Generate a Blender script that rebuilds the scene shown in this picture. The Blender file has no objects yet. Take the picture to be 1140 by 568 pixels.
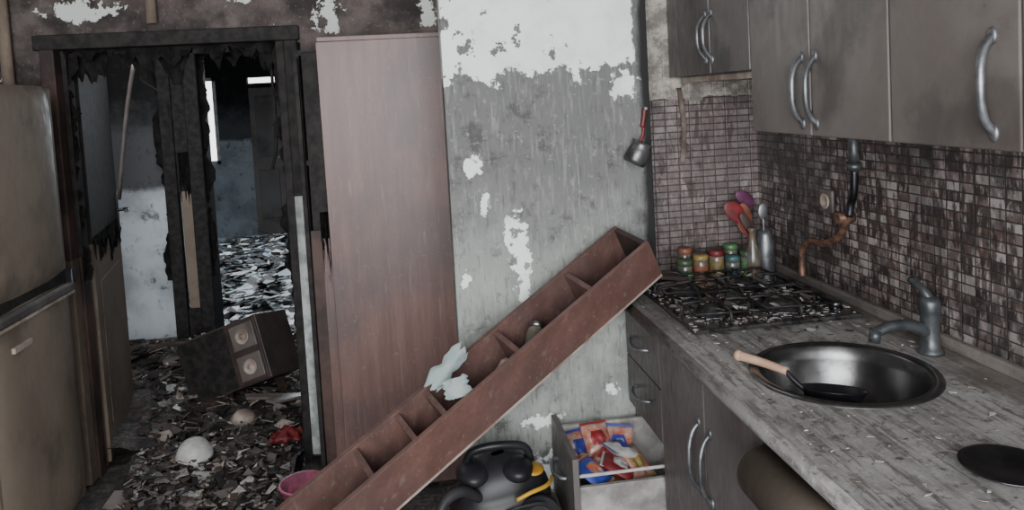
import bpy, bmesh, math, random
from mathutils import Vector, Matrix, noise as mnoise
R = random.Random(7)
# ---------------------------------------------------------------- materials
class G:
    def __init__(s, name):
        s.m = bpy.data.materials.new(name); s.m.use_nodes = True
        s.nt = s.m.node_tree; s.b = s.nt.nodes['Principled BSDF']
        g = s.nt.nodes.new('ShaderNodeNewGeometry'); s.P = g.outputs['Position']
        sp = s.nt.nodes.new('ShaderNodeSeparateXYZ'); s.nt.links.new(s.P, sp.inputs[0])
        s.x, s.y, s.z = sp.outputs
    def put(s, sock, v):
        if isinstance(v, (int, float)): sock.default_value = v
        elif isinstance(v, tuple): sock.default_value = v if len(v) == 4 or sock.type == 'VECTOR' else (*v, 1)
        else: s.nt.links.new(v, sock)
    def math(s, op, a, b=0.0, c=None):
        n = s.nt.nodes.new('ShaderNodeMath'); n.operation = op
        s.put(n.inputs[0], a); s.put(n.inputs[1], b)
        if c is not None: s.put(n.inputs[2], c)
        return n.outputs[0]
    def add(s, a, b): return s.math('ADD', a, b)
    def mul(s, a, b): return s.math('MULTIPLY', a, b)
    def noise(s, sc=5, det=6, vs=(1, 1, 1), rough=.6, off=0):
        v = s.nt.nodes.new('ShaderNodeVectorMath'); v.operation = 'MULTIPLY_ADD'
        s.put(v.inputs[0], s.P); v.inputs[1].default_value = vs; v.inputs[2].default_value = (off, off * 1.7, off * .3)
        n = s.nt.nodes.new('ShaderNodeTexNoise'); n.inputs['Scale'].default_value = sc
        n.inputs['Detail'].default_value = det; n.inputs['Roughness'].default_value = rough
        s.nt.links.new(v.outputs[0], n.inputs['Vector']); return n.outputs[0]
    def ss(s, v, a, b, lo=0, hi=1):
        n = s.nt.nodes.new('ShaderNodeMapRange'); n.interpolation_type = 'SMOOTHSTEP'
        s.put(n.inputs[0], v); s.put(n.inputs[1], a); s.put(n.inputs[2], b); s.put(n.inputs[3], lo); s.put(n.inputs[4], hi)
        return n.outputs[0]
    def mix(s, f, a, b):
        n = s.nt.nodes.new('ShaderNodeMix'); n.data_type = 'RGBA'
        s.put(n.inputs[0], f); s.put(n.inputs[6], a); s.put(n.inputs[7], b); return n.outputs[2]
    def ramp(s, v, st, const=False):
        n = s.nt.nodes.new('ShaderNodeValToRGB'); e = n.color_ramp.elements
        if const: n.color_ramp.interpolation = 'CONSTANT'
        while len(e) < len(st): e.new(.5)
        for i, (p, c) in enumerate(st): e[i].position = p; e[i].color = (*c, 1)
        s.put(n.inputs[0], v); return n.outputs[0]
    def ell(s, u, w, x0, z0, rx, rz):
        a = s.math('DIVIDE', s.math('SUBTRACT', u, x0), rx); b = s.math('DIVIDE', s.math('SUBTRACT', w, z0), rz)
        return s.math('SQRT', s.add(s.mul(a, a), s.mul(b, b)))
    def fin(s, col, rough=.7, bump=None, bs=.3, bd=.01, metal=0, spec=.5):
        s.put(s.b.inputs['Base Color'], col); s.put(s.b.inputs['Roughness'], rough); s.put(s.b.inputs['Metallic'], metal)
        s.b.inputs['Specular IOR Level'].default_value = spec
        if bump is not None:
            n = s.nt.nodes.new('ShaderNodeBump'); n.inputs['Strength'].default_value = bs; n.inputs['Distance'].default_value = bd
            s.put(n.inputs['Height'], bump); s.nt.links.new(n.outputs[0], s.b.inputs['Normal'])
        return s.m

def simple(name, c1, c2=None, rough=.6, metal=0, sc=12, vs=(1, 1, 1), bump=True, soot=0.0, spec=.5):
    g = G(name); c2 = c2 or tuple(v * .6 for v in c1)
    n = g.noise(sc, 6, vs)
    c = g.mix(g.ss(n, .35, .65), c1, c2)
    if soot: c = g.mix(g.mul(g.ss(g.noise(14, 5, off=4), .40, .60), soot), c, (.03, .027, .025))
    return g.fin(c, rough, n if bump else None, .15, .004, metal, spec)

def wood(name, c1, c2, vs, rough=.45, soot=.35):
    g = G(name)
    n = g.noise(9, 6, vs); n2 = g.noise(2.4, 5, (1, 1, 1), off=3); n3 = g.noise(60, 3, vs, off=9)
    c = g.mix(g.ss(n, .3, .7), c1, c2)
    c = g.mix(g.mul(g.ss(n3, .4, .7), .3), c, tuple(v * .5 for v in c1))
    c = g.mix(g.mul(g.ss(n2, .4, .64), soot), c, (.06, .05, .05))
    c = g.mix(g.ss(g.noise(25, 6, vs, off=14), .58, .72, 0, .35), c, (.25, .19, .18))
    c = g.mix(g.ss(g.noise(70, 6, off=24, rough=.75), .60, .68, 0, .35), c, (.35, .31, .30))
    return g.fin(c, rough, n3, .08, .002)

def tile_mat():
    g = G('mosaic_tile')
    u = g.math('DIVIDE', g.add(g.x, g.y), .045); w = g.math('DIVIDE', g.z, .0235)
    cx = g.math('FLOOR', u); cz = g.math('FLOOR', w)
    fx = g.math('FRACT', u); fz = g.math('FRACT', w)
    cb = g.nt.nodes.new('ShaderNodeCombineXYZ'); g.put(cb.inputs[0], cx); g.put(cb.inputs[1], cz)
    wn = g.nt.nodes.new('ShaderNodeTexWhiteNoise'); wn.noise_dimensions = '2D'; g.nt.links.new(cb.outputs[0], wn.inputs['Vector'])
    col = g.ramp(wn.outputs['Value'], [(0, (.045, .034, .032)), (.16, (.10, .068, .058)), (.34, (.17, .13, .12)), (.5, (.07, .055, .05)),
                                    (.62, (.24, .21, .195)), (.74, (.12, .095, .088)), (.88, (.34, .31, .295)), (.95, (.18, .165, .165))], True)
    streak = g.noise(70, 4, (1, 1, .3), off=2)
    col = g.mix(g.ss(streak, .48, .66, 0, .8), col, (.40, .345, .325))
    col = g.mix(g.ss(g.noise(50, 4, (1, 1, .35), off=8), .48, .60, 0, .85), col, (.03, .022, .02))
    soot = g.ss(g.add(g.noise(3.0, 5, off=5), g.ss(g.z, 1.1, 1.5, 0, .08)), .42, .66, 0, .65)
    col = g.mix(soot, col, (.03, .027, .026))
    col = g.mix(g.ss(g.y, 2.5, 2.6, 0, .28), col, (.38, .31, .30))
    col = g.mix(g.mul(g.ss(g.y, 2.5, 2.6), g.ss(g.noise(28, 6, (1, 1, .3), off=41), .52, .62, 0, .75)), col, (.05, .033, .028))
    ex = g.math('MINIMUM', fx, g.math('SUBTRACT', 1, fx)); ez = g.math('MINIMUM', fz, g.math('SUBTRACT', 1, fz))
    m = g.math('MINIMUM', g.ss(ex, .02, .06), g.ss(ez, .04, .11))
    col = g.mix(m, (.045, .04, .038), col)
    nn = g.noise(14, 6, rough=.7, off=31)
    bare = g.mul(g.ss(g.add(g.z, g.mul(g.math('SUBTRACT', nn, .5), .09)), 1.478, 1.484), g.ss(g.y, 2.58, 2.59))
    col = g.mix(bare, col, g.mix(g.ss(nn, .4, .6), (.50, .46, .41), (.20, .18, .16)))
    return g.fin(col, g.ss(g.noise(20, 3), .3, .7, .2, .5), m, .5, .003)

def wall_paint():
    g = G('scorched_plaster')
    st = g.noise(6, 8, (1, 1, .6), .7); fine = g.noise(90, 5, (1, 1, .12), off=3); big = g.noise(2.2, 4, off=6)
    low = g.ss(g.add(g.z, g.mul(big, .5)), .95, 1.6)
    c = g.mix(low, (.365, .385, .36), (.165, .165, .162))
    c = g.mix(g.ss(st, .40, .62, 0, .6), c, (.15, .153, .148))
    c = g.mix(g.ss(fine, .50, .68, 0, .3), c, (.42, .44, .41))
    c = g.mix(g.ss(g.noise(110, 4, (1, 1, .14), off=33), .55, .68, 0, .5), c, (.09, .093, .09))
    c = g.mix(g.ss(g.noise(11, 8, off=12, rough=.75), .53, .66, 0, .65), c, (.065, .062, .06))
    c = g.mix(g.ss(g.noise(45, 6, off=15, rough=.75), .58, .66, 0, .5), c, (.40, .40, .38))
    n = g.noise(9, 9, rough=.7, off=1); n2 = g.noise(26, 6, rough=.7, off=5)
    edge = g.add(g.z, g.add(g.mul(g.math('SUBTRACT', n, .5), .35), g.mul(g.math('SUBTRACT', n2, .5), .08)))
    white = g.ss(edge, 1.585, 1.589)
    white = g.math('MULTIPLY', white, g.math('SUBTRACT', 1, g.ss(g.noise(8, 7, off=21, rough=.65), .62, .625)))
    white = g.math('MULTIPLY', white, g.math('SUBTRACT', 1, g.ss(g.add(g.x, g.mul(n, .08)), .775, .78)))
    pat = None
    for (x0, z0, rx, rz) in [(.20, 1.31, .03, .03), (.228, 1.185, .016, .03), (.335, 1.02, .028, .12), (.30, 1.10, .015, .04), (.345, .9, .018, .06),
                             (.42, .30, .12, .05), (.16, .95, .015, .025), (.62, .55, .02, .02), (.70, 1.54, .04, .04), (.38, .47, .06, .02), (.31, .80, .01, .03)]:
        d = g.add(g.ell(g.x, g.z, x0, z0, rx, rz), g.mul(g.math('SUBTRACT', n2, .5), 5.0))
        p = g.math('SUBTRACT', 1, g.ss(d, .92, 1.0)); pat = p if pat is None else g.math('MAXIMUM', pat, p)
    w = g.math('MAXIMUM', white, pat)
    wc = g.mix(g.ss(g.noise(5, 5, off=30), .45, .75), (.88, .92, .90), (.66, .70, .69))
    c = g.mix(w, c, wc)
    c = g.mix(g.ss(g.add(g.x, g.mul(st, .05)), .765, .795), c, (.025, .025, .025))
    return g.fin(c, .85, g.add(g.mul(w, .6), g.mul(fine, .3)), .6, .006, spec=.2)

def wall_door():
    g = G('sooty_plaster')
    n = g.noise(5, 8, rough=.7); n2 = g.noise(22, 6, rough=.7, off=5)
    c = g.mix(g.ss(n, .35, .65), (.15, .125, .115), (.065, .053, .05))
    c = g.mix(g.ss(g.noise(3, 5, off=7), .45, .6, 0, .8), c, (.025, .022, .022))
    c = g.mix(g.ss(g.noise(60, 6, off=17, rough=.75), .57, .66, 0, .5), c, (.28, .26, .24))
    pat = None
    for (x0, z0, rx, rz) in [(-1.28, 1.97, .12, .05), (-.30, 1.91, .05, .07), (-1.66, 1.95, .07, .2), (-.62, 2.0, .06, .02), (-.52, 1.80, .025, .06), (-.10, 2.02, .04, .03), (.12, 2.0, .03, .2)]:
        d = g.add(g.ell(g.x, g.z, x0, z0, rx, rz), g.mul(g.math('SUBTRACT', n2, .5), 5.0))
        p = g.math('SUBTRACT', 1, g.ss(d, .9, 1.0)); pat = p if pat is None else g.math('MAXIMUM', pat, p)
    c = g.mix(pat, c, (.60, .63, .60))
    return g.fin(c, .9, n2, .4, .006, spec=.2)

def wall_hall(name='charred_hall_plaster', lim=1.0, pale=(.56, .60, .64)):
    g = G(name)
    n = g.noise(6, 7, rough=.7)
    h = g.add(g.z, g.mul(g.math('SUBTRACT', n, .5), .10))
    c = g.mix(g.ss(g.noise(2.5, 5, off=2), .4, .65), pale, tuple(v * .6 for v in pale))
    c = g.mix(g.ss(h, lim, lim + .05), c, (.085, .088, .092))
    c = g.mix(g.ss(g.add(g.z, g.mul(n, .6)), 1.6, 2.0), c, (.015, .015, .015))
    c = g.mix(g.ss(g.noise(9, 7, off=4, rough=.7), .56, .66, 0, .7), c, (.05, .045, .042))
    return g.fin(c, .85, n, .3, .01, spec=.15)

def floor_mat():
    g = G('ash_covered_floor')
    n = g.noise(14, 8, rough=.75); n2 = g.noise(40, 5, off=3)
    c = g.ramp(n, [(.35, (.018, .015, .014)), (.5, (.05, .042, .038)), (.6, (.11, .095, .085)), (.7, (.24, .22, .205))])
    return g.fin(c, g.ss(n2, .3, .7, .4, .9), g.add(n, n2), .9, .02)

def counter_mat():
    g = G('ash_streaked_worktop')
    n = g.noise(4, 8, (1, .8, 1), .7); s = g.noise(26, 7, (2.4, .22, 1), .7, off=2); f = g.noise(60, 5, rough=.75, off=6)
    c = g.mix(g.ss(n, .38, .62), (.39, .38, .365), (.22, .21, .205))
    c = g.mix(g.ss(s, .47, .60, 0, .8), c, (.12, .112, .108))
    c = g.mix(g.ss(f, .52, .7, 0, .7), c, (.50, .485, .465))
    c = g.mix(g.ss(g.noise(40, 7, off=11, rough=.75), .54, .63, 0, .7), c, (.06, .052, .046))
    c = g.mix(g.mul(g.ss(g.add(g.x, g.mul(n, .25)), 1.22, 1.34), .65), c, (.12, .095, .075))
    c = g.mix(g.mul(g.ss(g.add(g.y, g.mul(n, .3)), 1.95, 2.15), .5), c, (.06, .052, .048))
    return g.fin(c, g.ss(n, .3, .7, .4, .75), g.add(s, f), .3, .003)

def cab_mat(name, c1, c2, rough=.42, sp=.4):
    g = G(name)
    n = g.noise(2.6, 4, (1, 1, .7)); f = g.noise(45, 5, (1, 1, .4), off=3)
    c = g.mix(g.ss(n, .35, .65), c1, c2)
    c = g.mix(g.ss(f, .5, .75, 0, .35), c, tuple(v * 1.6 for v in c1))
    c = g.mix(g.ss(g.noise(4, 6, off=9), .50, .66, 0, .55), c, tuple(v * .42 for v in c1))
    c = g.mix(g.ss(g.noise(80, 6, off=19, rough=.75), .60, .68, 0, .4), c, tuple(v * .35 for v in c1))
    return g.fin(c, g.ss(f, .3, .7, rough - .08, rough + .15), f, .05, .002, 0, sp)

M = {}
M['tile'] = tile_mat(); M['plaster'] = wall_paint(); M['door_wall'] = wall_door(); M['hall'] = wall_hall(); M['floor'] = floor_mat(); M['counter'] = counter_mat()
M['hall_far'] = wall_hall('charred_room_plaster', 1.15, (.36, .39, .42))
M['cab'] = cab_mat('smoked_cabinet_laminate', (.118, .100, .091), (.150, .132, .121))
M['cab_low'] = cab_mat('smoked_base_laminate', (.090, .079, .075), (.132, .122, .117))
M['fridge'] = cab_mat('smoked_fridge_enamel', (.160, .128, .098), (.215, .178, .140), .5)
M['leaf'] = cab_mat('scorched_door_laminate', (.22, .175, .135), (.16, .127, .10), .6, .2)
M['wood'] = wood('mahogany_laminate', (.175, .10, .085), (.125, .067, .058), (3, 3, .25), .42, .6)
M['wood_diag'] = wood('mahogany_board', (.155, .082, .068), (.105, .055, .046), (1, 3, 1), .36, .4)
M['wood_in'] = wood('mahogany_inner', (.15, .082, .068), (.085, .046, .04), (2, 3, 1), .5, .5)
M['edge'] = simple('worn_board_edge', (.42, .36, .31), (.2, .15, .12), .6)
M['char'] = simple('charred_wood', (.010, .009, .009), (.028, .025, .023), .7, sc=25, spec=.25)
M['char_brown'] = simple('singed_wood', (.085, .052, .043), (.03, .022, .02), .6, sc=6, spec=.3)
M['black'] = simple('black_plastic', (.010, .010, .012), (.022, .022, .025), .38, sc=10, spec=.3)
M['glass_top'] = simple('black_hob_glass', (.008, .008, .009), (.05, .048, .045), .15, sc=40)
M['iron'] = simple('cast_iron', (.012, .012, .012), (.035, .034, .033), .5, sc=40, spec=.3)
M['steel'] = simple('sooty_steel', (.42, .42, .42), (.22, .22, .22), .35, 1, sc=20)
M['handle'] = simple('smoked_handle_steel', (.24, .25, .265), (.11, .115, .12), .42, .7, sc=25)
M['sink'] = simple('sink_steel', (.17, .17, .17), (.09, .09, .09), .27, .9, sc=14)
M['steel_dark'] = simple('dark_steel', (.09, .09, .10), (.04, .04, .045), .28, .9, sc=10)
M['pot_steel'] = simple('scorched_pot_steel', (.16, .16, .16), (.05, .05, .05), .35, .6, sc=18)
M['faucet'] = simple('dull_faucet_metal', (.05, .057, .06), (.10, .105, .11), .4, .5, sc=25)
M['rust'] = simple('rusted_copper', (.22, .12, .08), (.09, .05, .038), .5, .4, sc=40)
M['white'] = simple('dusty_white', (.55, .55, .53), (.36, .35, .33), .5, sc=15)
M['white_dirty'] = simple('dirty_drawer_white', (.50, .49, .47), (.27, .255, .24), .5, sc=9, soot=.4)
M['pale_trim'] = simple('pale_trim_paint', (.55, .60, .58), (.30, .32, .31), .6, sc=8, vs=(2, 2, .4), soot=.5)
M['flake'] = simple('pale_blue_paint_flake', (.48, .60, .59), (.62, .68, .67), .7, sc=20)
M['ash_white'] = simple('ash_white', (.55, .54, .52), (.32, .31, .30), .9, sc=60)
M['red'] = simple('red_plastic', (.34, .03, .035), (.20, .015, .02), .45, soot=.3)
M['red_dk'] = simple('sooty_red_plastic', (.25, .025, .03), (.12, .015, .018), .5, soot=.5)
M['orange'] = simple('orange_plastic', (.32, .12, .07), (.22, .07, .04), .5, soot=.5)
M['purple'] = simple('purple_plastic', (.13, .03, .09), (.07, .015, .05), .5)
M['pink'] = simple('pink_plastic', (.50, .12, .22), (.32, .07, .14), .5, soot=.5)
M['yellow'] = simple('yellow_plastic', (.50, .28, .03), (.35, .18, .02), .4)
M['green'] = simple('green_tin', (.10, .22, .09), (.06, .14, .06), .4, soot=.7)
M['teal'] = simple('teal_tin', (.10, .26, .26), (.05, .16, .16), .4, soot=.7)
M['gold'] = simple('gold_tin', (.38, .28, .10), (.23, .16, .05), .4, soot=.7)
M['glass_jar'] = simple('sooty_jar_glass', (.12, .13, .12), (.22, .16, .10), .15, sc=30, soot=.5)
M['spoon'] = simple('beech_wood', (.55, .37, .27), (.42, .27, .18), .55, sc=20)
M['brown_dk'] = simple('dark_brown_board', (.055, .036, .031), (.03, .021, .019), .55)
M['blue'] = simple('blue_print', (.04, .07, .38), (.03, .04, .2), .35)
M['bag'] = simple('snack_bag_film', (.50, .36, .30), (.45, .12, .07), .25, sc=35, soot=.3)
M['cord'] = simple('grey_cable', (.035, .035, .038), (.018, .018, .02), .5, spec=.3)
def wet():
    g = G('wet_glass_strewn_floor'); n = g.noise(6, 8, (1, .6, 1), rough=.75)
    return g.fin(g.ramp(n, [(.40, (.015, .016, .018)), (.52, (.10, .12, .14)), (.62, (.5, .57, .66))]), g.ss(n, .3, .7, .15, .5), n, .5, .02)
M['wet'] = wet()

# ---------------------------------------------------------------- mesh builder
class B:
    def __init__(s, name): s.name = name; s.bm = bmesh.new(); s.mats = []
    def _mi(s, m):
        if m not in s.mats: s.mats.append(m)
        return s.mats.index(m)
    def _merge(s, t, m, mtx=None, smooth=False):
        if mtx is not None: bmesh.ops.transform(t, matrix=mtx, verts=t.verts)
        i = s._mi(m)
        bmesh.ops.recalc_face_normals(t, faces=t.faces)
        for f in t.faces:
            f.material_index = i
            if smooth is True or (smooth == 'side' and len(f.verts) == 4): f.smooth = True
        me = bpy.data.meshes.new('t'); t.to_mesh(me); t.free(); s.bm.from_mesh(me); bpy.data.meshes.remove(me)
    def box(s, b, m, bev=0, mtx=None, seg=2):
        x0, x1, y0, y1, z0, z1 = b
        t = bmesh.new(); bmesh.ops.create_cube(t, size=1)
        bmesh.ops.transform(t, matrix=Matrix.Translation(((x0 + x1) / 2, (y0 + y1) / 2, (z0 + z1) / 2)) @ Matrix.Diagonal((x1 - x0, y1 - y0, z1 - z0, 1)), verts=t.verts)
        if bev: bmesh.ops.bevel(t, geom=t.edges[:], offset=bev, segments=seg, profile=.5, affect='EDGES')
        s._merge(t, m, mtx); return s
    def lathe(s, prof, m, mtx=Matrix(), seg=32, caps=True):
        t = bmesh.new(); rings = []
        for r, z in prof:
            rings.append([t.verts.new((r * math.cos(2 * math.pi * i / seg), r * math.sin(2 * math.pi * i / seg), z)) for i in range(seg)])
        for a, b in zip(rings, rings[1:]):
            for i in range(seg): t.faces.new((a[i], a[(i + 1) % seg], b[(i + 1) % seg], b[i]))
        if caps:
            if prof[0][0] > 1e-5: t.faces.new(rings[0][::-1])
            if prof[-1][0] > 1e-5: t.faces.new(rings[-1])
        s._merge(t, m, mtx, 'side'); return s
    def cyl(s, p0, p1, r0, m, r1=None, seg=20):
        p0, p1 = Vector(p0), Vector(p1); d = p1 - p0
        q = d.to_track_quat('Z', 'Y').to_matrix().to_4x4()
        return s.lathe([(r0, 0), (r1 if r1 is not None else r0, d.length)], m, Matrix.Translation(p0) @ q, seg)
    def tube(s, pts, r, m, seg=10, smooth_n=4, closed=False):
        P = [Vector(p) for p in pts]
        if smooth_n > 1 and len(P) > 2:
            Q = []; n = len(P)
            for i in range(n if closed else n - 1):
                g = (lambda k: P[k % n]) if closed else (lambda k: P[max(0, min(n - 1, k))])
                a, b, c, d = g(i - 1), g(i), g(i + 1), g(i + 2)
                for j in range(smooth_n):
                    t = j / smooth_n
                    Q.append(.5 * ((2 * b) + (c - a) * t + (2 * a - 5 * b + 4 * c - d) * t * t + (3 * b - a - 3 * c + d) * t ** 3))
            if not closed: Q.append(P[-1])
            P = Q
        rs = r if isinstance(r, list) else None
        t = bmesh.new(); rings = []; n = len(P); up = None
        for i, p in enumerate(P):
            d = (P[(i + 1) % n] - P[i - 1]) if closed else (P[min(n - 1, i + 1)] - P[max(0, i - 1)])
            d.normalize()
            if up is None: up = d.orthogonal().normalized()
            up = (up - d * up.dot(d)); up = up.normalized() if up.length > 1e-6 else d.orthogonal().normalized()
            w = d.cross(up)
            rr = r if rs is None else rs[0] + (rs[1] - rs[0]) * i / max(1, n - 1)
            rings.append([t.verts.new(p + rr * (math.cos(2 * math.pi * k / seg) * up + math.sin(2 * math.pi * k / seg) * w)) for k in range(seg)])
        for i in range(n if closed else n - 1):
            a, b = rings[i], rings[(i + 1) % n]
            for k in range(seg): t.faces.new((a[k], a[(k + 1) % seg], b[(k + 1) % seg], b[k]))
        if not closed: t.faces.new(rings[0][::-1]); t.faces.new(rings[-1])
        s._merge(t, m, None, 'side'); return s
    def ball(s, c, rad, m, mtx=Matrix(), seg=24):
        t = bmesh.new(); bmesh.ops.create_uvsphere(t, u_segments=seg, v_segments=seg // 2, radius=1)
        bmesh.ops.transform(t, matrix=Matrix.Translation(c) @ mtx @ Matrix.Diagonal((*rad, 1)), verts=t.verts)
        s._merge(t, m, None, True); return s
    def grid(s, fn, nu, nv, m, smooth=True, thick=0):
        t = bmesh.new()
        V = [[t.verts.new(fn(i / nu, j / nv)) for j in range(nv + 1)] for i in range(nu + 1)]
        for i in range(nu):
            for j in range(nv): t.faces.new((V[i][j], V[i + 1][j], V[i + 1][j + 1], V[i][j + 1]))
        if thick: bmesh.ops.solidify(t, geom=t.faces[:], thickness=thick)
        s._merge(t, m, None, smooth); return s
    def ragged(s, p0, p1, dirn, m, lmin, lmax, seed, n=110, thick=.012, base=.02):
        p0, p1, dn = Vector(p0), Vector(p1), Vector(dirn)
        def ln(u):
            a = mnoise.fractal(Vector((u * 9, seed, 0)), .8, 2, 5)
            return lmin + (lmax - lmin) * max(0, min(1, .45 + a * .9))
        nrm = (p1 - p0).cross(dn).normalized()
        def fn(u, v):
            q_ = p0.lerp(p1, u) - dn * base * (1 - v) + dn * ln(u) * v
            return q_ + nrm * (.012 * mnoise.noise(Vector((u * 20, v * 3, seed + 4))))
        return s.grid(fn, n, 4, m, False, thick)
    def shards(s, pts, mats, smin, smax, tilt=.5, thick=.003):
        for p in pts:
            n = R.choice((3, 4, 4, 5)); sz = R.uniform(smin, smax) * R.choice((.6, 1, 1, 1.4)); a0 = R.random() * 6.3; el = R.uniform(.3, 1)
            M4 = Matrix.Translation(p) @ Matrix.Rotation(R.random() * 6.3, 4, 'Z') @ Matrix.Rotation(R.uniform(-tilt, tilt), 4, 'X') @ Matrix.Rotation(R.uniform(-tilt, tilt), 4, 'Y')
            vs = []
            for k in range(n):
                a = a0 + k * 6.283 / n + R.uniform(-.35, .35); r = sz * R.uniform(.6, 1)
                vs.append(M4 @ Vector((r * math.cos(a), r * el * math.sin(a), 0)))
            off = M4.to_3x3() @ Vector((0, 0, thick))
            lo = [s.bm.verts.new(v) for v in vs]; hi = [s.bm.verts.new(v + off) for v in vs]
            i = s._mi(R.choice(mats))
            fs = [s.bm.faces.new(hi), s.bm.faces.new(lo[::-1])] + [s.bm.faces.new((lo[k], lo[(k + 1) % n], hi[(k + 1) % n], hi[k])) for k in range(n)]
            for f in fs: f.material_index = i
        return s
    def done(s, keep0=False):
        me = bpy.data.meshes.new(s.name)
        if s.bm.verts and not keep0:
            xs = [v.co for v in s.bm.verts]
            c = Vector(((min(v.x for v in xs) + max(v.x for v in xs)) / 2, (min(v.y for v in xs) + max(v.y for v in xs)) / 2, min(v.z for v in xs)))
            bmesh.ops.translate(s.bm, vec=-c, verts=s.bm.verts)
        else: c = Vector()
        s.bm.to_mesh(me); s.bm.free()
        for m in s.mats: me.materials.append(M[m])
        o = bpy.data.objects.new(s.name, me); o.location = c; bpy.context.scene.collection.objects.link(o); return o

# ---------------------------------------------------------------- room shell
CE = 2.5; DY = 3.35; PY = 2.38; TY = 2.6; RX = 1.25
B('floor').box((-3.2, 1.4, -1.2, 5.5, -.1, 0), 'floor').done()
B('floor_far_room').box((-3.4, .6, 5.5, 9.8, -.1, 0), 'wet').done()
B('ceiling').box((-2.1, 1.4, -1.2, 3.5, CE, CE + .1), 'cab').done()
B('ceiling_hall').box((-3.2, 1.4, 3.5, 9.8, CE, CE + .1), 'char').done()
B('wall_back').box((-2.07, -1.40, DY, DY + .12, 0, CE), 'door_wall').box((-1.40, -.50, DY, DY + .12, 1.86, CE), 'door_wall').box((-.50, .9, DY, DY + .12, 0, CE), 'door_wall').done()
B('wall_pier').box((.125, .785, PY, PY + .10, 0, CE), 'plaster', .004).done()
B('wall_tiled').box((.775, RX + .1, TY, TY + .1, 0, CE), 'tile').done()
B('wall_right').box((RX, RX + .1, -1.2, TY, 0, CE), 'tile').done()
B('wall_left').box((-2.07, -1.97, -1.2, DY, 0, CE), 'door_wall').done()
# door casing
c = B('door_frame')
c.box((-1.44, -1.385, DY - .03, DY + .15, 0, .95), 'leaf', .004).box((-1.44, -1.385, DY - .03, DY + .15, .95, 1.86), 'char_brown', .004)
c.box((-1.46, -.42, DY - .035, DY + .15, 1.81, 1.87), 'char', .004)
c.box((-.52, -.485, DY - .02, DY + .15, 0, 1.81), 'char', .004)
c.box((-.485, -.43, DY - .03, DY, 1.15, 1.81), 'char', .004)
c.box((-.485, -.43, DY - .03, DY, 0.02, 1.15), 'pale_trim', .004)
c.box((-1.385, -1.372, DY + .03, DY + .10, 0, .95), 'char_brown', .003).box((-1.385, -1.365, DY + .03, DY + .10, .95, 1.81), 'char', .003)
c.ragged((-1.37, DY + .03, 1.81), (-.52, DY + .03, 1.81), (0, 0, -1), 'char', .0, .09, 3.1)
c.ragged((-1.37, DY + .10, 1.81), (-.52, DY + .10, 1.81), (0, 0, -1), 'char', .01, .16, 7.7)
c.ragged((-1.37, DY + .05, 1.80), (-1.37, DY + .05, .85), (1, 0, 0), 'char', .0, .045, 1.3)
c.ragged((-.52, DY + .05, 1.80), (-.52, DY + .05, .55), (-1, 0, 0), 'char', .0, .045, 5.9)
c.ragged((-.43, DY - .015, 1.80), (-.43, DY - .015, .9), (1, 0, 0), 'char', .0, .02, 8.9)
c.done()
# hall
B('wall_hall_far').box((-3.2, -1.38, 5.45, 5.57, 0, CE), 'hall').box((-1.38, -.55, 5.45, 5.57, 2.0, CE), 'hall').box((-.55, .9, 5.45, 5.57, 0, CE), 'hall').done()
B('wall_hall_left').box((-2.75, -2.65, 3.47, 5.45, 0, CE), 'hall').done()
B('wall_hall_right').box((.2, .3, 3.47, 5.45, 0, CE), 'hall').done()
w = B('hall_door_frame')
w.box((-1.63, -1.545, 5.39, 5.45, 0, 2.05), 'char', .01).box((-1.455, -1.36, 5.36, 5.60, 0, 2.05), 'char', .01)
w.box((-1.545, -1.455, 5.41, 5.449, .0, .2), 'char').box((-1.53, -1.455, 5.40, 5.449, .2, 1.02), 'leaf', .006).box((-1.545, -1.455, 5.40, 5.449, 1.0, 2.02), 'char', .006)
w.box((-1.64, -.5, 5.36, 5.45, 1.92, 2.10), 'char', .01).box((-.58, -.5, 5.36, 5.60, 0, 2.0), 'char', .01)
w.ragged((-1.36, 5.42, 1.95), (-1.36, 5.42, .3), (1, 0, 0), 'char', 0, .06, 2.4)
w.ragged((-1.53, 5.395, 1.25), (-1.455, 5.395, 1.25), (0, 0, -1), 'char', .2, .34, 12.4, 20)
w.ragged((-1.36, 5.42, 1.93), (-.58, 5.42, 1.93), (0, 0, -1), 'char', 0, .12, 9.4)
w.ragged((-1.63, 5.42, 2.0), (-1.63, 5.42, .4), (-1, 0, 0), 'char', 0, .05, 22.4)
w.done()
B('wall_room_far').box((-3.4, -2.72, 9.7, 9.8, 0, CE), 'hall_far').box((-2.72, -2.25, 9.7, 9.8, 0, .9), 'hall_far').box((-2.72, -2.25, 9.7, 9.8, 1.95, CE), 'hall_far')\
    .box((-2.25, -1.88, 9.7, 9.8, 0, CE), 'hall_far').box((-1.88, -1.55, 9.7, 9.8, 0, 1.86), 'hall_far').box((-1.88, -1.55, 9.7, 9.8, 1.93, CE), 'hall_far').box((-1.55, .6, 9.7, 9.8, 0, CE), 'hall_far').done()
B('window_1').box((-2.72, -2.68, 9.69, 9.75, .9, 1.95), 'white').box((-2.29, -2.25, 9.69, 9.75, .9, 1.95), 'white').box((-2.72, -2.25, 9.69, 9.75, .9, .94), 'white').box((-2.72, -2.25, 9.69, 9.75, 1.91, 1.95), 'white').box((-2.50, -2.47, 9.70, 9.74, .9, 1.95), 'white').done()
B('wall_room_left').box((-3.4, -3.3, 5.57, 9.7, 0, CE), 'hall_far').done()
B('wall_room_right').box((.5, .6, 5.57, 9.7, 0, CE), 'hall_far').done()
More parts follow.
